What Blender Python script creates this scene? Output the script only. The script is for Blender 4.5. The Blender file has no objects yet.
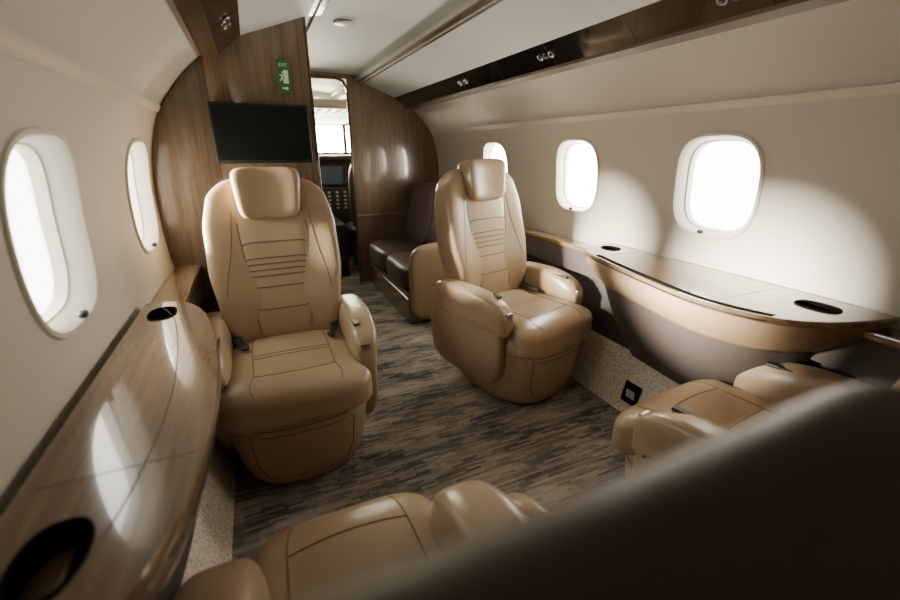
import bpy, math, bmesh
from mathutils import Vector, Matrix
from math import sin, cos, pi, radians, atan2, sqrt

# ------------------------------------------------------------------ materials
def mat(name, col, rough=0.5, metal=0.0, coat=0.0, bump=None, emit=None, estr=0, spec=0.5):
    m = bpy.data.materials.new(name); m.use_nodes = True
    nt = m.node_tree; b = nt.nodes['Principled BSDF']
    b.inputs['Base Color'].default_value = (*col, 1)
    b.inputs['Roughness'].default_value = rough
    b.inputs['Metallic'].default_value = metal
    b.inputs['Coat Weight'].default_value = coat
    b.inputs['Coat Roughness'].default_value = 0.05
    b.inputs['Specular IOR Level'].default_value = spec
    if emit:
        b.inputs['Emission Color'].default_value = (*emit, 1)
        b.inputs['Emission Strength'].default_value = estr
    if bump:
        sc, st = bump
        tc = nt.nodes.new('ShaderNodeTexCoord')
        n = nt.nodes.new('ShaderNodeTexNoise'); n.inputs['Scale'].default_value = sc
        n.inputs['Detail'].default_value = 4
        bp = nt.nodes.new('ShaderNodeBump'); bp.inputs['Strength'].default_value = st
        bp.inputs['Distance'].default_value = 0.01
        nt.links.new(tc.outputs['Object'], n.inputs['Vector'])
        nt.links.new(n.outputs['Fac'], bp.inputs['Height'])
        nt.links.new(bp.outputs['Normal'], b.inputs['Normal'])
    return m

def wood(name, c1, c2, scale=(30, 30, 2), rough=0.3, coat=0.6):
    m = mat(name, c1, rough, 0, coat)
    nt = m.node_tree; b = nt.nodes['Principled BSDF']
    tc = nt.nodes.new('ShaderNodeTexCoord'); mp = nt.nodes.new('ShaderNodeMapping')
    mp.inputs['Scale'].default_value = scale
    n = nt.nodes.new('ShaderNodeTexNoise'); n.inputs['Scale'].default_value = 1.0
    n.inputs['Detail'].default_value = 8; n.inputs['Distortion'].default_value = 1.0
    n.inputs['Roughness'].default_value = 0.65
    r = nt.nodes.new('ShaderNodeValToRGB')
    r.color_ramp.elements[0].position = 0.34; r.color_ramp.elements[1].position = 0.66
    r.color_ramp.elements[0].color = (*c2, 1); r.color_ramp.elements[1].color = (*c1, 1)
    nt.links.new(tc.outputs['Object'], mp.inputs['Vector'])
    nt.links.new(mp.outputs['Vector'], n.inputs['Vector'])
    nt.links.new(n.outputs['Fac'], r.inputs['Fac'])
    nt.links.new(r.outputs['Color'], b.inputs['Base Color'])
    return m

M_leather = mat('leather_tan', (0.365, 0.266, 0.165), 0.29, 0, 0, (260, 0.08))
M_leather2 = mat('leather_tan_pad', (0.39, 0.286, 0.178), 0.28, 0, 0, (260, 0.08))
M_leather_shaded = mat('leather_tan_shaded', (0.115, 0.092, 0.055), 0.5, 0, 0, (260, 0.10))  # tan leather with the near backrest's shade put into the colour
M_seam = mat('leather_seam', (0.13, 0.086, 0.048), 0.7)
M_wall = mat('sidewall_cream', (0.50, 0.462, 0.395), 0.55, 0, 0, (500, 0.03))
M_lower = mat('lower_sidewall_taupe', (0.055, 0.045, 0.04), 0.6)
M_ceil = mat('headliner', (0.48, 0.47, 0.43), 0.65)
M_panel = mat('valance_panel_cream', (0.74, 0.71, 0.64), 0.45)
M_bezel = mat('window_bezel', (0.54, 0.50, 0.42), 0.4)
M_wood = wood('veneer_vertical', (0.215, 0.150, 0.088), (0.125, 0.084, 0.048), (60, 60, 2.2), 0.22, 0.7)
M_woodD = wood('veneer_dark', (0.120, 0.082, 0.050), (0.066, 0.044, 0.027), (60, 60, 2.2), 0.18, 0.8)
M_woodY = wood('veneer_lengthwise', (0.255, 0.168, 0.092), (0.125, 0.077, 0.040), (40, 1.6, 40), 0.18, 1.0)
M_woodS = wood('veneer_strip', (0.12, 0.074, 0.042), (0.055, 0.034, 0.020), (26, 1.6, 26), 0.25, 0.7)
M_black = mat('piano_black', (0.008, 0.007, 0.006), 0.08, 0, 0.5)
M_mblack = mat('matte_black', (0.012, 0.011, 0.01), 0.5)
M_well = mat('cup_well_black', (0.006, 0.005, 0.005), 0.9, spec=0.05)
M_screen = mat('monitor_glass', (0.006, 0.008, 0.007), 0.3, spec=.25)
M_metal = mat('brushed_metal', (0.55, 0.52, 0.47), 0.28, 1.0)
M_tan = mat('table_apron_leather', (0.32, 0.225, 0.135), 0.40, 0, 0, (200, 0.08))
M_taupe = mat('pedestal_taupe', (0.068, 0.054, 0.048), 0.6, 0, 0, (300, 0.1))
M_plum = mat('sofa_leather_plum', (0.09, 0.060, 0.058), 0.5, 0, 0, (150, 0.1))
M_green = mat('exit_sign_green', (0.03, 0.14, 0.035), 0.5)
M_signw = mat('exit_sign_white', (0.6, 0.75, 0.6), 0.5)
M_grey = mat('cockpit_grey', (0.42, 0.42, 0.38), 0.5)
M_lamp = mat('lamp_lens', (0.6, 0.6, 0.58), 0.3)

def speckle(name, c1, c2, sc):
    m = mat(name, c1, 0.9)
    nt = m.node_tree; b = nt.nodes['Principled BSDF']
    tc = nt.nodes.new('ShaderNodeTexCoord')
    n = nt.nodes.new('ShaderNodeTexVoronoi'); n.inputs['Scale'].default_value = sc
    r = nt.nodes.new('ShaderNodeValToRGB')
    r.color_ramp.elements[0].color = (*c2, 1); r.color_ramp.elements[1].color = (*c1, 1)
    r.color_ramp.elements[0].position = 0.15; r.color_ramp.elements[1].position = 0.6
    nt.links.new(tc.outputs['Object'], n.inputs['Vector'])
    nt.links.new(n.outputs['Distance'], r.inputs['Fac'])
    nt.links.new(r.outputs['Color'], b.inputs['Base Color'])
    return m
M_kick = speckle('kick_carpet', (0.70, 0.64, 0.54), (0.36, 0.31, 0.24), 100)

def carpet():
    m = mat('carpet_streaked', (0.08, 0.07, 0.06), 0.95, spec=0.1)
    nt = m.node_tree; b = nt.nodes['Principled BSDF']; L = nt.links.new
    tc = nt.nodes.new('ShaderNodeTexCoord')
    def noise(scale, detail):
        mp = nt.nodes.new('ShaderNodeMapping'); mp.inputs['Scale'].default_value = scale
        n = nt.nodes.new('ShaderNodeTexNoise'); n.inputs['Scale'].default_value = 1.0
        n.inputs['Detail'].default_value = detail
        L(tc.outputs['Object'], mp.inputs['Vector']); L(mp.outputs['Vector'], n.inputs['Vector'])
        return n
    sx = nt.nodes.new('ShaderNodeSeparateXYZ'); L(tc.outputs['Object'], sx.inputs[0])
    def snap(sock, step):
        s = nt.nodes.new('ShaderNodeMath'); s.operation = 'SNAP'; s.inputs[1].default_value = step
        L(sock, s.inputs[0]); return s.outputs[0]
    ry = snap(sx.outputs['Y'], 0.011)
    wn = nt.nodes.new('ShaderNodeTexWhiteNoise'); wn.noise_dimensions = '1D'; L(ry, wn.inputs['W'])
    ad = nt.nodes.new('ShaderNodeMath'); ad.operation = 'ADD'; L(sx.outputs['X'], ad.inputs[0]); L(wn.outputs['Value'], ad.inputs[1])
    rx = snap(ad.outputs[0], 0.07)
    cb = nt.nodes.new('ShaderNodeCombineXYZ'); L(rx, cb.inputs[0]); L(ry, cb.inputs[1])
    w2 = nt.nodes.new('ShaderNodeTexWhiteNoise'); w2.noise_dimensions = '2D'; L(cb.outputs[0], w2.inputs['Vector'])
    cb2 = nt.nodes.new('ShaderNodeCombineXYZ'); L(snap(sx.outputs['X'], .05), cb2.inputs[0]); L(snap(sx.outputs['Y'], 0.022), cb2.inputs[1])
    mp = nt.nodes.new('ShaderNodeMapping'); mp.inputs['Scale'].default_value = (2.4, 8.0, 1); L(cb2.outputs[0], mp.inputs['Vector'])
    big = nt.nodes.new('ShaderNodeTexNoise'); big.inputs['Scale'].default_value = 1.0; big.inputs['Detail'].default_value = 3
    L(mp.outputs['Vector'], big.inputs['Vector'])
    n3 = noise((260, 260, 1), 2)
    a = nt.nodes.new('ShaderNodeMath'); a.operation = 'MULTIPLY_ADD'; L(w2.outputs['Value'], a.inputs[0]); a.inputs[1].default_value = 0.26; L(big.outputs['Fac'], a.inputs[2])
    a2 = nt.nodes.new('ShaderNodeMath'); a2.operation = 'MULTIPLY_ADD'; L(n3.outputs['Fac'], a2.inputs[0]); a2.inputs[1].default_value = 0.26; L(a.outputs[0], a2.inputs[2])
    r = nt.nodes.new('ShaderNodeValToRGB'); e = r.color_ramp.elements
    e[0].position = 0.54; e[0].color = (0.072, 0.070, 0.069, 1)
    e[1].position = 0.94; e[1].color = (0.42, 0.37, 0.30, 1)
    x = e.new(0.67); x.color = (0.165, 0.155, 0.143, 1)
    x = e.new(0.78); x.color = (0.27, 0.243, 0.204, 1)
    L(a2.outputs[0], r.inputs['Fac']); L(r.outputs['Color'], b.inputs['Base Color'])
    bp = nt.nodes.new('ShaderNodeBump'); bp.inputs['Strength'].default_value = 0.5; bp.inputs['Distance'].default_value = 0.008
    L(n3.outputs['Fac'], bp.inputs['Height']); L(bp.outputs['Normal'], b.inputs['Normal'])
    return m
M_carpet = carpet()

def pane_mat(name, strength, trans=0.5, col=(1.0, 0.95, 0.84)):
    m = bpy.data.materials.new(name); m.use_nodes = True
    nt = m.node_tree; nt.nodes.clear()
    o = nt.nodes.new('ShaderNodeOutputMaterial'); mx = nt.nodes.new('ShaderNodeMixShader')
    e = nt.nodes.new('ShaderNodeEmission'); e.inputs['Strength'].default_value = strength
    e.inputs['Color'].default_value = (*col, 1)
    t = nt.nodes.new('ShaderNodeBsdfTransparent'); mx.inputs[0].default_value = trans
    nt.links.new(e.outputs[0], mx.inputs[1]); nt.links.new(t.outputs[0], mx.inputs[2])
    nt.links.new(mx.outputs[0], o.inputs[0])
    return m
PANE = {(-1, 0): 12, (-1, 1): 28, (-1, 2): 20, (1, 0): 20, (1, 1): 62, (1, 2): 78}
M_wshield = pane_mat('bright_windshield', 140, 0.3, (1, .92, .70))

# ------------------------------------------------------------------ geometry helpers
COL = bpy.context.scene.collection
def empty(name, loc=(0, 0, 0), rz=0, scale=1):
    o = bpy.data.objects.new(name, None); COL.objects.link(o)
    o.location = loc; o.rotation_euler = (0, 0, rz); o.scale = (scale,) * 3
    o.empty_display_size = 0.1
    return o

def mesh(name, verts, faces, m, parent=None, smooth=True, angle=40, mats=None, fm=None):
    me = bpy.data.meshes.new(name); me.from_pydata([tuple(v) for v in verts], [], faces)
    for mm in (mats or [m]): me.materials.append(mm)
    if fm:
        for i, p in enumerate(me.polygons): p.material_index = fm[i]
    me.validate(); me.update()
    bm = bmesh.new(); bm.from_mesh(me); bmesh.ops.recalc_face_normals(bm, faces=bm.faces)
    bm.to_mesh(me); bm.free()
    if smooth:
        me.polygons.foreach_set('use_smooth', [True] * len(me.polygons))
        me.set_sharp_from_angle(angle=radians(angle))
    o = bpy.data.objects.new(name, me); COL.objects.link(o)
    if parent: o.parent = parent
    return o

def smap(q, p):
    m = (abs(q[0])**p + abs(q[1])**p + abs(q[2])**p)**(1 / p)
    return (q[0] / m, q[1] / m, q[2] / m)

def bl_eval(q, c, h, p, fn):
    u, v, w = smap(q, p)
    P = Vector((c[0] + u * h[0], c[1] + v * h[1], c[2] + w * h[2]))
    return fn(u, v, w, P) if fn else P

def blob(name, c, h, p, m, parent=None, fn=None, n=16):
    idx = {}; V = []; F = []
    def vid(q):
        k = (round(q[0], 5), round(q[1], 5), round(q[2], 5))
        if k not in idx:
            idx[k] = len(V); V.append(bl_eval(q, c, h, p, fn))
        return idx[k]
    g = [-1 + 2 * i / n for i in range(n + 1)]
    g = [sin(x * pi / 2 * 0.8) / sin(pi / 2 * 0.8) for x in g]
    for ax in range(3):
        for s in (-1, 1):
            for i in range(n):
                for j in range(n):
                    f = []
                    for (a, b) in ((i, j), (i + 1, j), (i + 1, j + 1), (i, j + 1)):
                        q = [0, 0, 0]; q[ax] = s; q[(ax + 1) % 3] = g[a]; q[(ax + 2) % 3] = g[b]
                        f.append(vid(q))
                    F.append(f)
    return mesh(name, V, F, m, parent, angle=80)

def box(name, lo, hi, m, parent=None, bev=0.0):
    x0, y0, z0 = lo; x1, y1, z1 = hi
    V = [(x0, y0, z0), (x1, y0, z0), (x1, y1, z0), (x0, y1, z0), (x0, y0, z1), (x1, y0, z1), (x1, y1, z1), (x0, y1, z1)]
    F = [(0, 1, 2, 3), (4, 5, 6, 7), (0, 1, 5, 4), (1, 2, 6, 5), (2, 3, 7, 6), (3, 0, 4, 7)]
    o = mesh(name, V, F, m, parent, smooth=False)
    if bev:
        b = o.modifiers.new('bevel', 'BEVEL'); b.width = bev; b.segments = 3
    return o

def tube(name, pts, r, m, parent=None, cyclic=False):
    cu = bpy.data.curves.new(name, 'CURVE'); cu.dimensions = '3D'
    cu.bevel_depth = r; cu.bevel_resolution = 2
    s = cu.splines.new('POLY'); s.points.add(len(pts) - 1)
    for i, p in enumerate(pts): s.points[i].co = (*p, 1)
    s.use_cyclic_u = cyclic
    cu.materials.append(m)
    o = bpy.data.objects.new(name, cu); COL.objects.link(o)
    if parent: o.parent = parent
    return o

def catmull(P, n=8, closed=False):
    out = []
    N = len(P); rng = range(N if closed else N - 1)
    for i in rng:
        if closed: p0, p1, p2, p3 = P[i - 1], P[i], P[(i + 1) % N], P[(i + 2) % N]
        else: p0, p1, p2, p3 = P[max(i - 1, 0)], P[i], P[i + 1], P[min(i + 2, N - 1)]
        for k in range(n):
            t = k / n
            out.append(tuple(0.5 * ((2 * b) + (-a + c) * t + (2 * a - 5 * b + 4 * c - d) * t * t + (-a + 3 * b - 3 * c + d) * t**3)
                             for a, b, c, d in zip(p0, p1, p2, p3)))
    if not closed: out.append(tuple(P[-1]))
    return out

def lerp_tab(tab, t):
    if t <= tab[0][0]: return tab[0][1]
    for (a, va), (b, vb) in zip(tab, tab[1:]):
        if t <= b:
            k = (t - a) / (b - a); k = k * k * (3 - 2 * k)
            return va + (vb - va) * k
    return tab[-1][1]

def loft(name, loops, m, parent=None, caps=(True, True), angle=40, smooth=True):
    if caps is True: caps = (True, True)
    if caps is False: caps = (False, False)
    n = len(loops[0]); V = [p for L in loops for p in L]; F = []
    for i in range(len(loops) - 1):
        for j in range(n):
            F.append((i * n + j, i * n + (j + 1) % n, (i + 1) * n + (j + 1) % n, (i + 1) * n + j))
    if caps[0]: F.append(tuple(range(n)))
    if caps[1]: F.append(tuple((len(loops) - 1) * n + j for j in range(n)))
    return mesh(name, V, F, m, parent, angle=angle, smooth=smooth)

def cut(obj, cutters):
    """apply boolean differences permanently, then delete the cutters"""
    for c in cutters:
        md = obj.modifiers.new('cut', 'BOOLEAN'); md.operation = 'DIFFERENCE'; md.solver = 'EXACT'; md.object = c
    bpy.context.view_layer.update()
    dg = bpy.context.evaluated_depsgraph_get()
    me = bpy.data.meshes.new_from_object(obj.evaluated_get(dg))
    obj.modifiers.clear(); obj.data = me
    me.set_sharp_from_angle(angle=radians(30))
    for c in cutters: bpy.data.objects.remove(c)

def prism_y(name, poly, y0, y1, m, parent=None):
    return loft(name, [[(x, y0, z) for x, z in poly], [(x, y1, z) for x, z in poly]], m, parent, angle=30)

# ------------------------------------------------------------------ hull
PROF = catmull([(0.95, 0.0), (0.985, 0.3), (1.02, 0.6), (1.043, 0.8), (1.05, 0.95), (1.045, 1.12), (1.02, 1.27),
                (0.975, 1.40), (0.92, 1.48), (0.85, 1.56), (0.765, 1.635)], 7)
def resample(P, step):
    L = [0]
    for a, b in zip(P, P[1:]): L.append(L[-1] + sqrt((a[0] - b[0])**2 + (a[1] - b[1])**2))
    n = int(L[-1] / step); out = []
    for i in range(n + 1):
        t = L[-1] * i / n; k = 0
        while k < len(L) - 2 and L[k + 1] < t: k += 1
        f = (t - L[k]) / (L[k + 1] - L[k])
        out.append((P[k][0] + (P[k + 1][0] - P[k][0]) * f, P[k][1] + (P[k + 1][1] - P[k][1]) * f))
    return out
PR = resample(PROF, 0.032)
def hull_x(z):
    for a, b in zip(PR, PR[1:]):
        if a[1] <= z <= b[1]:
            return a[0] + (b[0] - a[0]) * (z - a[1]) / (b[1] - a[1])
    return PR[-1][0]
WIN = {-1: [1.13, 1.95, 2.92], 1: [1.165, 2.0, 2.92]}; WW, WH = 0.178, 0.198
Y0, Y1 = -1.2, 5.45

def superloop(a, yc, zc, hw, hh, p=3.2):
    c, s = cos(a), sin(a)
    m = (abs(c)**p + abs(s)**p)**(1 / p)
    return yc + hw * c / m, zc + hh * s / m

def wall(name, side, WZ):
    WIN_Y = WIN[side]
    i0 = min(range(len(PR)), key=lambda i: abs(PR[i][1] - (WZ - 0.26)))
    i1 = min(range(len(PR)), key=lambda i: abs(PR[i][1] - (WZ + 0.26)))
    ys = []
    marks = sorted([Y0, Y1] + [w + d for w in WIN_Y for d in (-0.24, 0.24)])
    for a, b in zip(marks, marks[1:]):
        n = max(1, round((b - a) / 0.06))
        ys += [a + (b - a) * i / n for i in range(n)]
    ys.append(Y1)
    V = []; F = []; fm = []; idx = {}
    def vid(y, x, z):
        k = (round(y, 4), round(z, 4))
        if k not in idx: idx[k] = len(V); V.append((side * x, y, z))
        return idx[k]
    def inwin(ya, yb, i):
        return i0 <= i < i1 and any(w - 0.2401 <= ya and yb <= w + 0.2401 for w in WIN_Y)
    for ya, yb in zip(ys, ys[1:]):
        for i in range(len(PR) - 1):
            if inwin(ya, yb, i): continue
            a, b = PR[i], PR[i + 1]
            F.append((vid(ya, *a), vid(yb, *a), vid(yb, *b), vid(ya, *b)))
            fm.append(1 if b[1] < 0.74 else 0)
    for w in WIN_Y:
        yy = [y for y in ys if w - 0.2401 <= y <= w + 0.2401]
        zs = [PR[i] for i in range(i0, i1 + 1)]
        bd = [(y, zs[0][1]) for y in yy] + [(yy[-1], z[1]) for z in zs[1:]] + [(y, zs[-1][1]) for y in yy[-2::-1]] + [(yy[0], z[1]) for z in zs[-2:0:-1]]
        R = 5; rings = []
        for k in range(R + 1):
            t = k / R; ring = []
            for (y, z) in bd:
                a = atan2((z - WZ) / 0.26, (y - w) / 0.24)
                ey, ez = superloop(a, w, WZ, WW, WH)
                py, pz = y + (ey - y) * t, z + (ez - z) * t
                ring.append(vid(py, hull_x(pz), pz))
            rings.append(ring)
        n = len(bd)
        for k in range(R):
            for j in range(n):
                f = (rings[k][j], rings[k][(j + 1) % n], rings[k + 1][(j + 1) % n], rings[k + 1][j])
                if len(set(f)) == 4: F.append(f); fm.append(0)
    return mesh(name, V, F, None, mats=[M_wall, M_lower], fm=fm, angle=60)
WZL, WZR = 1.085, 1.11
wall('wall_left', -1, WZL); wall('wall_right', 1, WZR)

def window(k, side, yc, strength):
    WZ = WZL if side < 0 else WZR
    root = empty('window_%d' % k, (side * 1.05, yc, WZ))
    N = 56; A = [2 * pi * i / N for i in range(N)]
    def L(hw, hh, d, p=3.2):
        out = []
        for a in A:
            y, z = superloop(a, 0, 0, hw, hh, p)
            out.append((side * (hull_x(z + WZ) - 1.05 + d), y, z))
        return out
    loops = [L(WW + .010, WH + .010, 0.001), L(WW + .006, WH + .006, -0.006), L(WW - .004, WH - .004, -0.006), L(WW - .012, WH - .012, 0.006),
             L(WW - .020, WH - .016, 0.034), L(WW - .022, WH - .018, 0.040), L(WW - .028, WH - .022, 0.042), L(WW - .030, WH - .024, 0.072)]
    loft('bezel', loops, M_bezel, root, caps=False, angle=40)
    P = L(WW - .029, WH - .023, 0.068)
    ctr = (side * 0.068, 0, 0)
    mesh('pane', P + [ctr], [(i, (i + 1) % N, N) for i in range(N)], pane_mat('bright_window_pane', strength, 0.4), root)
    blob('shade_latch', (side * (hull_x(WZ - WH + .02) - 1.05 - .004), 0.02, -WH + 0.014), (0.009, 0.011, 0.008), 3, M_mblack, root, n=6)
    return root
k = 1
for s in (-1, 1):
    for j, y in enumerate(WIN[s]):
        window(k, s, y, PANE[(s, j)]); k += 1

floor = mesh('floor', [(-1.0, Y0, 0), (1.0, Y0, 0), (1.0, Y1, 0), (-1.0, Y1, 0)], [(0, 1, 2, 3)], M_carpet, smooth=False)

# ceiling: headliner + valance strips in one object
ceil = empty('ceiling')
hl = catmull([(-0.31, 1.80), (-0.30, 1.845), (-0.2, 1.865), (0, 1.872), (0.2, 1.865), (0.30, 1.845), (0.31, 1.80)], 5)
n = len(hl)
mesh('headliner', [(x, Y0, z) for x, z in hl] + [(x, Y1, z) for x, z in hl],
     [(i, i + 1, n + i + 1, n + i) for i in range(n - 1)], M_ceil, ceil)
def strip(name, a, b, y0, y1, th, m, parent):
    d = Vector((b[0] - a[0], b[1] - a[1])).normalized(); nx, nz = -d.y, d.x
    if nz < 0: nx, nz = -nx, -nz
    poly = [a, b, (b[0] + nx * th, b[1] + nz * th), (a[0] + nx * th, a[1] + nz * th)]
    return prism_y(name, poly, y0, y1, m, parent)
for s in (-1, 1):
    ye = Y1 if s > 0 else 2.21
    T = lambda x, z: (s * x, z)
    strip('valance_inner', T(.28, 1.812), T(.375, 1.797), Y0, ye, .03, M_woodS, ceil)
    strip('valance_panel', T(.372, 1.800), T(.55, 1.742), Y0, ye, .02, M_panel, ceil)
    strip('valance_outer', T(.545, 1.735), T(.600, 1.712), Y0, ye, .03, M_woodS, ceil)
    strip('service_band', T(.597, 1.722), T(.722, 1.618), Y0, ye, .02, M_black, ceil)
    strip('service_lip', T(.712, 1.612), T(.775, 1.605), Y0, ye, .03, M_woodS, ceil)
    for i in range(9):
        yy = 0.2 + i * 0.47
        if yy > ye - .05: break
        strip('panel_joint', T(.374, 1.798), T(.548, 1.741), yy, yy + 0.006, .004, M_mblack, ceil)
        strip('band_joint', T(.602, 1.716), T(.720, 1.617), yy + .2, yy + 0.203, .003, M_woodS, ceil)
    mesh('liner_back', [(s * .26, Y0, 1.83), (s * .80, Y0, 1.64), (s * .80, Y1, 1.64), (s * .26, Y1, 1.83)], [(0, 1, 2, 3)], M_ceil, ceil, smooth=False)

def service_unit(s, y):
    r = empty('air_vent', (s * .664, y, 1.664))
    d = Vector((s * .125, 0, -.104)).normalized(); nrm = Vector((-s * .104, 0, -.125)).normalized()
    for k, off in enumerate((-0.042, 0.0, 0.042)):
        c = nrm * 0.004 + Vector((0, off, 0))
        ring = [tuple(c + d * .014 * cos(a) + Vector((0, .014 * sin(a), 0))) for a in [2 * pi * i / 18 for i in range(18)]]
        tube('vent_ring_%d' % k, ring, 0.0022, M_woodS if k == 1 else M_metal, r, True)
        blob('vent_nozzle_%d' % k, tuple(c), (.009, .009, .006), 2, M_mblack, r, n=5)
for s in (-1, 1):
    for y in (0.95, 1.84, 2.72):
        if s < 0 and y > 2: continue
        service_unit(s, y)

rl = empty('ceiling_lamp', (-.12, 2.5, 1.862))
blob('lens', (0, 0, 0), (.05, .05, .008), 2.2, M_lamp, rl, n=8)
tube('rim', [(.052 * cos(a), .052 * sin(a), 0) for a in [2 * pi * i / 28 for i in range(28)]], .003, M_ceil, rl, True)

tk = 1
for s in (-1, 1):
    prism_y('trim_%d' % tk, [(s * (hull_x(1.40) + .002), 1.395), (s * (hull_x(1.40) - .008), 1.400), (s * (hull_x(1.425) - .008), 1.42), (s * (hull_x(1.425) + .002), 1.425)], Y0, 2.2 if s < 0 else 4.04, M_bezel); tk += 1
    t = empty('trim_%d' % tk); tk += 1
    yl = 2.2 if s < 0 else 4.04
    box('ledge_top', (min(s * .93, s * 1.035), Y0, .725), (max(s * .93, s * 1.035), yl, .752), M_woodY, t, .006)
    box('ledge_front', (min(s * .945, s * .975), Y0, .60), (max(s * .945, s * .975), yl, .722), M_taupe, t)
    side = 'left' if s < 0 else 'right'
    prism_y('baseboard_' + side, [(s * .945, 0), (s * .885, 0), (s * .895, .02), (s * .955, .275), (s * .98, .29)], Y0, yl, M_kick)

o = empty('power_outlet', (.912, 1.28, .11), 0)
mesh('plate', [(-.014, -.05, -.05), (-.014, .05, -.05), (.010, .05, .055), (.010, -.05, .055)], [(0, 1, 2, 3)], M_black, o, smooth=False)
box('socket', (-.012, -.025, -.02), (-.004, .025, .02), M_grey, o, .003)

# ------------------------------------------------------------------ bulkheads
def hullpoly(s, xin):
    P = [(s * x, z) for x, z in PR[::2]]
    if PR[-1] != PR[::2][-1]: P.append((s * PR[-1][0], PR[-1][1]))
    P = [(x - s * .002, z) for x, z in P]
    P += [(s * .62, 1.735), (s * .48, 1.80), (s * .36, 1.84)]
    P += [(xin, 1.86), (xin, 0.0)]
    return P
bh = empty('closet_cabinet')
prism_y('body', hullpoly(-1, -.357), 2.21, 3.0, M_woodD, bh)
dp = [(-.775, .0), (-.775, 1.60), (-.74, 1.64), (-.62, 1.715), (-.48, 1.785), (-.362, 1.825), (-.362, 0)]
prism_y('door_panel', dp, 2.202, 2.212, M_wood, bh)
tube('edge_trim', [(-.355, 2.204, 0.02), (-.355, 2.204, 1.84)], .005, M_woodS, bh)
tube('arch_trim', [(x * .985, 2.207, z) for x, z in [(-a, b) for a, b in PR[6:]]], .004, M_woodS, bh)
box('latch', (-.40, 2.196, .98), (-.38, 2.203, 1.04), M_metal, bh, .002)

wf = empty('wall_front')
prism_y('partition_right', hullpoly(1, .19), 4.05, 4.10, M_wood, wf)
prism_y('partition_left', hullpoly(-1, -.30), 4.05, 4.10, M_wood, wf)
box('header', (-.31, 4.05, 1.83), (.20, 4.10, 1.87), M_wood, wf)
tube('door_frame', [(-.30, 4.045, 0), (-.30, 4.045, 1.75), (-.27, 4.045, 1.81), (-.2, 4.045, 1.83), (.1, 4.045, 1.83), (.16, 4.045, 1.81), (.19, 4.045, 1.75), (.19, 4.045, 0)], .012, M_woodS, wf)
box('brass_rail', (.20, 4.03, .66), (.62, 4.05, .672), M_metal, wf)
mesh('wall_back', [(-1.06, Y0, 0), (1.06, Y0, 0), (1.06, Y0, 1.66), (.4, Y0, 1.88), (-.4, Y0, 1.88), (-1.06, Y0, 1.66)], [(0, 1, 2, 3, 4, 5)], M_woodD, smooth=False)

# ------------------------------------------------------------------ monitor and exit sign
mo = empty('wall_monitor', (-.585, 2.17, 1.318))
box('bezel', (-.20, -.018, -.122), (.20, .020, .122), M_mblack, mo, .004)
box('screen', (-.190, -.021, -.108), (.190, -.0175, .112), M_screen, mo)
box('bracket', (-.05, .018, -.05), (.05, .033, .05), M_mblack, mo)

es = empty('exit_sign', (-.468, 2.19, 1.555), 0, .88)
box('plate', (-.030, -.006, -.075), (.030, .011, .075), M_green, es, .003)
def text(body, size, loc, m, parent):
    cu = bpy.data.curves.new('lettering', 'FONT'); cu.body = body; cu.size = size; cu.align_x = 'CENTER'; cu.align_y = 'CENTER'
    cu.extrude = 0.0005; cu.materials.append(m)
    o = bpy.data.objects.new('lettering', cu); COL.objects.link(o); o.parent = parent
    o.location = loc; o.rotation_euler = (pi / 2, 0, 0)
text('EXIT', 0.021, (0, -.0075, .052), M_signw, es)
box('pictogram_door', (.000, -.0085, -.03), (.020, -.006, .03), M_signw, es)
def poly_xz(name, pts, y, m, par):
    return mesh(name, [(x, y, z) for x, z in pts], [tuple(range(len(pts)))], m, par, smooth=False)
poly_xz('runner_body', [(-.010, .012), (-.001, .010), (-.006, -.008), (-.014, -.006)], -.0088, M_signw, es)
poly_xz('runner_head', [(-.004 + .0045 * cos(a), .019 + .0045 * sin(a)) for a in [2 * pi * i / 10 for i in range(10)]], -.0088, M_signw, es)
poly_xz('runner_leg_1', [(-.012, -.006), (-.006, -.008), (.001, -.018), (-.002, -.030), (-.006, -.029), (-.004, -.019)], -.0088, M_signw, es)
poly_xz('runner_leg_2', [(-.014, -.005), (-.009, -.008), (-.014, -.018), (-.023, -.020), (-.023, -.016), (-.017, -.014)], -.0088, M_signw, es)
poly_xz('runner_arm', [(-.009, .011), (-.010, .007), (-.018, .003), (-.022, .009), (-.019, .011), (-.017, .008)], -.0088, M_signw, es)
poly_xz('arrow', [(-.012, -.048), (.006, -.048), (.006, -.042), (.018, -.052), (.006, -.062), (.006, -.056), (-.012, -.056)], -.0088, M_signw, es)

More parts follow.
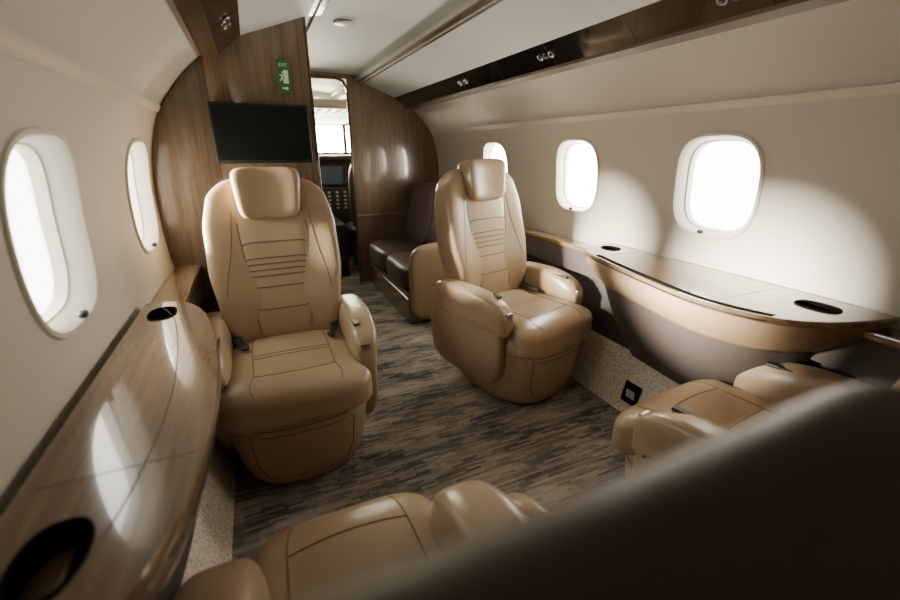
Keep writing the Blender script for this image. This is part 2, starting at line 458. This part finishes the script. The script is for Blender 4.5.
# ------------------------------------------------------------------ passenger seats
def sstep(a, b, x):
    t = min(1, max(0, (x - a) / (b - a))); return t * t * (3 - 2 * t)
def seat(loc, rz, recline=12, headrest=True, broad=False, scale=1.0, cap=None):
    S = empty('airplane_seat', loc, rz, scale)
    back_m = M_leather_shaded if broad else M_leather
    tab = [(0.0, .185, -.290, .19), (.012, .212, -.318, .21), (.045, .236, -.345, .235), (.10, .254, -.363, .25), (.17, .268, -.375, .265),
           (.25, .278, -.386, .27), (.32, .280, -.392, .27), (.37, .277, -.390, .268), (.395, .255, -.362, .255)]
    N = 56; loops = []
    def sec(z, hw, yf, yb, a, p=2.9):
        c, s_ = cos(a), sin(a); m = (abs(c)**p + abs(s_)**p)**(1 / p)
        return (hw * c / m, (yf + yb) / 2 + (yb - yf) / 2 * s_ / m, z)
    for r in tab: loops.append([sec(*r, 2 * pi * i / N) for i in range(N)])
    loft('base_shell', loops, M_leather, S, angle=80)
    def base_pt(x, z, out=0.0002):
        for a, b in zip(tab, tab[1:]):
            if a[0] <= z <= b[0]:
                k = (z - a[0]) / (b[0] - a[0]); r = [a[i] + (b[i] - a[i]) * k for i in range(4)]; break
        hw, yf, yb = r[1], r[2], r[3]
        u = min(abs(x) / hw, .999); v = (1 - u**2.9)**(1 / 2.9)
        return (x, (yf + yb) / 2 - (yb - yf) / 2 * v - out, z)
    tr = [(-.185, .285), (.185, .285), (.175, .14), (.14, .075), (-.14, .075), (-.175, .14)]
    P = []
    for a, b in zip(tr, tr[1:] + tr[:1]):
        for i in range(8): P.append(base_pt(a[0] + (b[0] - a[0]) * i / 8, a[1] + (b[1] - a[1]) * i / 8))
    tube('front_panel_seam', P, .0018, M_seam, S, True)
    tube('apron_seam', [base_pt(-.265 + .53 * i / 24, .312) for i in range(25)], .0020, M_seam, S)
    # T-shaped cushion
    def fc(u, v, w, P):
        if v < -.4: P.z -= .030 * ((-v - .4) / .6)**2
        P.x *= 1 + (.0 if broad else .185) * (1 - sstep(-.80, -.45, v))
        P.z += .008 * (1 - u * u) * max(w, 0)
        if w > 0: P.z += .010 * max(0, abs(u) - .55) / .45 * (1 - max(0, v)) * sstep(-.9, -.4, v)
        return P
    cw = .212 if broad else .240
    cc, ch = (0, -.130, .402), (cw, .268, .073)
    CP = 5.2
    blob('seat_cushion', cc, ch, CP, M_leather2, S, fc, 26)
    ev = lambda x, y: bl_eval((x, y, 1), cc, ch, CP, fc) + Vector((0, 0, .0002))
    for sx in (-.60, .60):
        tube('cushion_seam', [ev(sx * (1 + .06 * t), -.99 + 1.9 * t) for t in [i / 18 for i in range(19)]], .0015, M_seam, S)
    for nm, y, d in (('cross_seam', -.52, -.05), ('cross_seam_2', .02, 0), ('cross_seam_3', .12, 0)):
        tube(nm, [ev(-.60 + 1.20 * i / 16, y + d * cos((i / 16 - .5) * pi)) for i in range(17)], .0015, M_seam, S)
    # backrest, built upright then reclined about the hip line
    ra = radians(recline); hip = Vector((0, .12, .42))
    def rec(P):
        d = P - hip
        return hip + Vector((d.x, d.y * cos(ra) + d.z * sin(ra), -d.y * sin(ra) + d.z * cos(ra)))
    if broad: wt = [(-1, .85), (-.3, 1.0), (1, 1.0)]
    else: wt = [(-1, .84), (-.5, .93), (-.05, 1.0), (.40, .99), (.75, .93), (1, .82)]
    def fb(u, v, w, P):
        P.x *= lerp_tab(wt, w)
        fr = (1 - v) / 2
        P.y -= .055 * abs(u)**2.4 * fr * (1 - .5 * max(0, w)) * (.4 if broad else 1)
        P.y += .02 * (1 - w * w) * (1 - fr)
        P.y -= .018 * math.exp(-((w + .45) / .35)**2) * fr
        return rec(P)
    bp_ = 6.0 if broad else 5.6
    bc, bhh = ((0, .150, .80), (.295, .066, .382)) if broad else ((0, .155, .792), (.270, .062, .365))
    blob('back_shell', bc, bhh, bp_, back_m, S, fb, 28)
    # centre pad with lumbar channels
    def pf(u, v, w, P):
        P.x *= .90 + .14 * w + .05 * w * w
        P.y -= .012 * math.exp(-((w + .45) / .4)**2) * (1 - v) / 2
        return rec(P)
    pc, ph = (0, .112, .735), (.150, .030, .285)
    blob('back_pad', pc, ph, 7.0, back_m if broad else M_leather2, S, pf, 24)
    pv = lambda x, z: bl_eval((x, -1, z), pc, ph, 7.0, pf)
    nrm = Vector((0, -.0001, 0))
    for zz in (.52, .28, .19, .10, .01, -.16, -.50):
        tube('lumbar_seam', [pv(-.99 + 1.98 * i / 20, zz) + nrm for i in range(21)], .0024, M_seam, S)
    for sx in (-1, 1):
        tube('pad_piping', [pv(sx * .985, -.93 + 1.86 * i / 24) + nrm * 4 for i in range(25)], .0023, M_seam, S)
    bv = lambda x, z: bl_eval((x, -1, z), bc, bhh, bp_, fb) + nrm
    for sx in (-1, 1):
        tube('bolster_seam', [bv(sx * (.60 + .30 * t * t), .62 - 1.0 * t) for t in [i / 16 for i in range(17)]], .0014, M_seam, S)
    hz = 1.083 if headrest else .99
    def fh(u, v, w, P):
        P.x *= 1.0 + .08 * w
        P.y -= .016 * (w * .5 + .5) * (1 - v) / 2
        P.y -= .022 * (abs(u)**2) * (1 - v) / 2
        return rec(P)
    hc, hh = (0, .105 if headrest else .150, hz), (.129, .050, .107)
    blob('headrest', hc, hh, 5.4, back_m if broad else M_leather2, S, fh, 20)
    # armrests
    for sx in (-1, 1):
        def fa(u, v, w, P, sx=sx):
            f = max(0, -v)
            P.z -= .045 * f * f * (1 if w > -.5 else 0)
            P.x -= sx * .012 * f
            P.x += sx * .010 * max(0, w)
            return P
        wide = broad
        ac, ah = (sx * (.240 if wide else .282), -.015, .505), (.076 if wide else .058, .252, .10)
        blob('armrest_%s' % ('a' if sx < 0 else 'b'), ac, ah, 4.0, M_leather, S, fa, 18)
        if wide and sx == cap:
            blob('armrest_outer', (sx * .356, -.03, .44), (.040, .215, .11), 3.6, M_leather, S, fa, 14)
        def fs(u, v, w, P, sx=sx):
            P.x -= sx * .03 * max(0, -w)**1.5
            if v < 0: P.y += .05 * max(0, -w)**2
            return P
        blob('side_panel_%s' % ('a' if sx < 0 else 'b'), (sx * .284, .02, .31), (.042, .265, .20 if not wide else .13), 4.5, M_leather, S, fs, 16)
        tube('arm_seam', [bl_eval((sx, -.9 + 1.8 * i / 14, -.55), ac, ah, 4.0, fa) for i in range(15)], .0014, M_seam, S)
        av = bl_eval((-sx * .55, -.55, 1), ac, ah, 4.0, fa)
        if not wide:
            box('control_panel', (av.x - .012, av.y - .04, av.z - .010), (av.x + .012, av.y + .04, av.z + .002), M_mblack, S, .003)
            av = bl_eval((-sx * .15, -1, .55), ac, ah, 4.0, fa)
            box('recline_handle', (av.x - .020, av.y - .004, av.z - .018), (av.x + .020, av.y + .012, av.z + .014), M_metal, S, .004)
    for sx in (-1, 1):
        pts = catmull([(sx * .205, .10, .50), (sx * .195, .03, .495), (sx * .17, -.03, .493)], 6)
        V = []
        for p in pts: V += [(p[0] - .016, p[1], p[2] + .004), (p[0] + .016, p[1], p[2] + .004)]
        mesh('belt_strap', V, [(2 * i, 2 * i + 1, 2 * i + 3, 2 * i + 2) for i in range(len(pts) - 1)], M_mblack, S)
        blob('belt_buckle', (sx * .17, -.035, .497), (.016, .022, .006), 4, M_mblack, S, n=6)
    return S

seat((-.605, 1.775, 0), radians(0), 11, scale=1.0)
seat((.535, 1.86, 0), radians(15), 11, scale=1.02)
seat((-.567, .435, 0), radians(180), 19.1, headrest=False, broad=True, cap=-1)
seat((.59, .49, 0), radians(186), 16)

# ------------------------------------------------------------------ side tables
def side_table(s, outline, cups, slot, inset_line=False):
    T = empty('side_table', (s * 1.0, sum(p[1] for p in outline) / len(outline), 0))
    oy = T.location.y
    O = catmull(outline, 7); ymid = (outline[0][1] + outline[-1][1]) / 2
    def loop(z, sx, sy):
        L = []
        for (x, y) in O:
            X = 1.005 - (1.005 - x) * sx; Y = ymid + (y - ymid) * sy
            L.append((s * (X - 1.0), Y - oy, z))
        return L
    top = loft('table_top', [loop(.765, .975, .985), loop(.770, 1.0, 1.0), loop(.783, 1.003, 1.002), loop(.790, .99, .995)], M_woodY, T, angle=35)
    cutters = []
    for (cx, cy, rx, ry) in cups:
        A = [2 * pi * i / 40 for i in range(40)]
        bx, by = s * (cx - 1.0), cy - oy
        def ring(k, z, p=2.5):
            out = []
            for a in A:
                m_ = (abs(cos(a))**p + abs(sin(a))**p)**(1 / p)
                out.append((bx + rx * k * cos(a) / m_, by + ry * k * sin(a) / m_, z))
            return out
        c = loft('cutter', [ring(1, .74), ring(1, .82)], M_well, T); cutters.append(c)
        loft('cup_holder_ring', [ring(1.10, .7902), ring(1.08, .794), ring(1.01, .794), ring(.98, .790), ring(.97, .765), ring(.95, .70), ring(.90, .695)], M_well, T, caps=(False, True))
    cut(top, cutters)
    loft('apron', [loop(.765, .965, .98), loop(.73, .95, .965), loop(.69, .89, .91), loop(.655, .80, .84), loop(.635, .76, .80)], M_woodD if inset_line else M_tan, T, angle=60, caps=(False, True))
    loft('pedestal', [loop(.640, .76, .80), loop(.52, .64, .72), loop(.38, .42, .60), loop(.28, .20, .54)], M_taupe, T, angle=60)
    P = [p for p in O]
    a, b = slot
    seg = P[int(len(P) * a):int(len(P) * b)]
    if not inset_line:
        V = []
        for i, (x, y) in enumerate(seg):
            for off, z in ((.014, .7912), (.040, .7912)):
                V.append((s * (x + off - 1.0), y - oy, z))
        mesh('leaf_slot', V, [(2 * i, 2 * i + 1, 2 * i + 3, 2 * i + 2) for i in range(len(seg) - 1)], M_well, T)
        tube('edge_inlay', [(s * (x - .003 - 1.0), y - oy, .776) for x, y in seg], .003, M_mblack, T)
    else:
        tube('leaf_line', [(s * (x + .085 - 1.0), y - oy, .7898) for x, y in seg], .0014, M_seam, T)
    for yy in ((outline[0][1] + .32,) if inset_line else (outline[0][1] + .32, outline[-1][1] - .22)):
        xs = min(p[0] for p in O if abs(p[1] - yy) < .12)
        tube('top_joint', [(s * (xs + .02 - 1.0), yy - oy, .7898), (s * 0.0, yy - oy, .7898)], .0010, M_seam, T)
    return T
side_table(1, [(1.02, .50), (.93, .515), (.78, .565), (.67, .66), (.62, .85), (.655, 1.10), (.71, 1.35), (.765, 1.54), (.84, 1.62), (1.02, 1.66)],
           [(.925, 1.55, .038, .043), (.90, .65, .040, .055)], (.34, .74))
side_table(-1, [(1.02, .36), (.93, .37), (.84, .44), (.79, .60), (.775, .85), (.79, 1.10), (.83, 1.35), (.88, 1.48), (.93, 1.53), (1.02, 1.55)],
           [(.955, 1.42, .034, .05), (.935, .53, .036, .058)], (.20, .80), True)

# ------------------------------------------------------------------ sofa
so = empty('sofa', (.60, 3.38, 0))
box('base_panel', (-.32, -.56, 0), (.36, .62, .25), M_wood, so, .01)
tube('base_rail', [(-.322, -.55, .20), (-.322, .58, .20)], .005, M_metal, so)
for i, yc in enumerate((-.27, .33)):
    blob('seat_pad_%d' % i, (-.07, yc, .345), (.28, .298, .10), 5, M_plum, so, None, 14)
    def fk(u, v, w, P):
        P.x += .12 * (w * .5 + .5)
        return P
    blob('back_pad_%d' % i, (.11, yc, .70), (.10, .298, .27), 4.5, M_plum, so, fk, 14)
blob('end_arm', (.02, -.60, .33), (.34, .045, .29), 5, M_tan, so, None, 10)
box('back_panel', (.24, -.58, .2), (.38, .62, .80), M_plum, so)

# ------------------------------------------------------------------ cockpit
ip = empty('instrument_panel', (0, 5.15, 0))
box('lower_console', (-.85, .0, 0), (.85, .2, .85), M_mblack, ip, .02)
box('glareshield', (-.85, -.12, 1.14), (.85, .2, 1.20), M_mblack, ip, .02)
box('panel_face', (-.85, .02, .85), (.85, .2, 1.14), M_mblack, ip, .01)
M_disp = mat('cockpit_display', (.02, .03, .04), .2, emit=(.15, .18, .18), estr=.15)
for i in range(4):
    box('display_%d' % i, (-.70 + i * .36, .008, .88), (-.42 + i * .36, .022, 1.08), M_disp, ip, .004)
box('centre_pedestal', (-.14, -.85, 0), (.14, 0, .55), M_mblack, ip, .02)
for i in range(3):
    tube('throttle_%d' % i, [(-.05 + .05 * i, -.35, .55), (-.05 + .05 * i, -.33, .66)], .01, M_metal, ip)
for i in range(4):
    for j in range(5):
        box('knob', (.02 + i * .09, -.004, .60 + j * .045), (.05 + i * .09, .004, .62 + j * .045), M_grey, ip)
op = empty('overhead_panel', (.1, 4.75, 1.66))
def fo(u, v, w, P):
    P.z -= .10 * v * (v > 0); return P
blob('panel', (0, 0, 0), (.32, .42, .05), 6, M_grey, op, fo, 10)
for i in range(5):
    for j in range(6):
        box('switch', (-.2 + i * .09, -.3 + j * .1, -.058), (-.165 + i * .09, -.25 + j * .1, -.045), M_mblack, op)
ws = empty('window_7', (0, 5.40, 1.36))
for (a, b) in ((-.80, -.42), (-.38, -.02), (.02, .38), (.42, .80)):
    mesh('windshield_pane', [(a, 0, -.13), (b, 0, -.13), (b, 0, .16), (a, 0, .16)], [(0, 1, 2, 3)], M_wshield, ws, smooth=False)
for x in (-.82, -.40, 0, .40, .82):
    box('post', (x - .02, -.02, -.18), (x + .02, .02, .20), M_mblack, ws)
box('sill', (-1.05, -.02, -1.36), (1.05, .03, -.13), M_mblack, ws)
box('brow', (-1.05, -.02, .16), (1.05, .03, .52), M_grey, ws)
for sx in (-.82, .82):
    box('cheek', (min(sx, sx * 1.28), -.02, -.18), (max(sx, sx * 1.28), .03, .20), M_mblack, ws)
for sx in (-.42, .42):
    c = empty('cockpit_seat', (sx, 4.65, 0))
    blob('pad', (0, 0, .42), (.22, .24, .08), 4, M_mblack, c, None, 8)
    blob('back', (0, -.24, .80), (.21, .06, .36), 4, M_mblack, c, None, 10)
    blob('headrest', (0, -.25, 1.20), (.12, .05, .09), 4, M_mblack, c, None, 8)
    box('pedestal', (-.14, -.18, 0), (.14, .18, .36), M_grey, c, .02)

# ------------------------------------------------------------------ lights and world
w = bpy.data.worlds.new('daylight'); bpy.context.scene.world = w; w.use_nodes = True
w.node_tree.nodes['Background'].inputs[0].default_value = (0.95, 0.96, 1, 1)
w.node_tree.nodes['Background'].inputs[1].default_value = 7.0
sd = bpy.data.lights.new('sun', 'SUN'); sd.energy = 250; sd.angle = radians(14); sd.color = (1, .92, .79)
so_ = bpy.data.objects.new('sun', sd); COL.objects.link(so_)
so_.rotation_euler = Vector((1, -.085, -.165)).to_track_quat('-Z', 'Y').to_euler()
so_.location = (-5, 2, 3)
dl = bpy.data.lights.new('cockpit_fill_light', 'POINT'); dl.energy = 22; dl.color = (1, .88, .66); dl.shadow_soft_size = .06  # added fill light to brighten the cockpit instruments, not a real fixture
dlo = bpy.data.objects.new('cockpit_fill_light', dl); COL.objects.link(dlo); dlo.location = (0.0, 4.45, 1.70)

# ------------------------------------------------------------------ camera
cd = bpy.data.cameras.new('camera'); cam = bpy.data.objects.new('camera', cd); COL.objects.link(cam)
cam.location = (-.65, 0, 1.25)
cam.rotation_euler = (radians(90 - 19.6), 0, radians(-24.2))
cd.sensor_width = 36; cd.lens = 16.8; cd.clip_start = 0.01
cd.dof.use_dof = True; cd.dof.focus_distance = 1.9; cd.dof.aperture_fstop = 1.7
bpy.context.scene.camera = cam
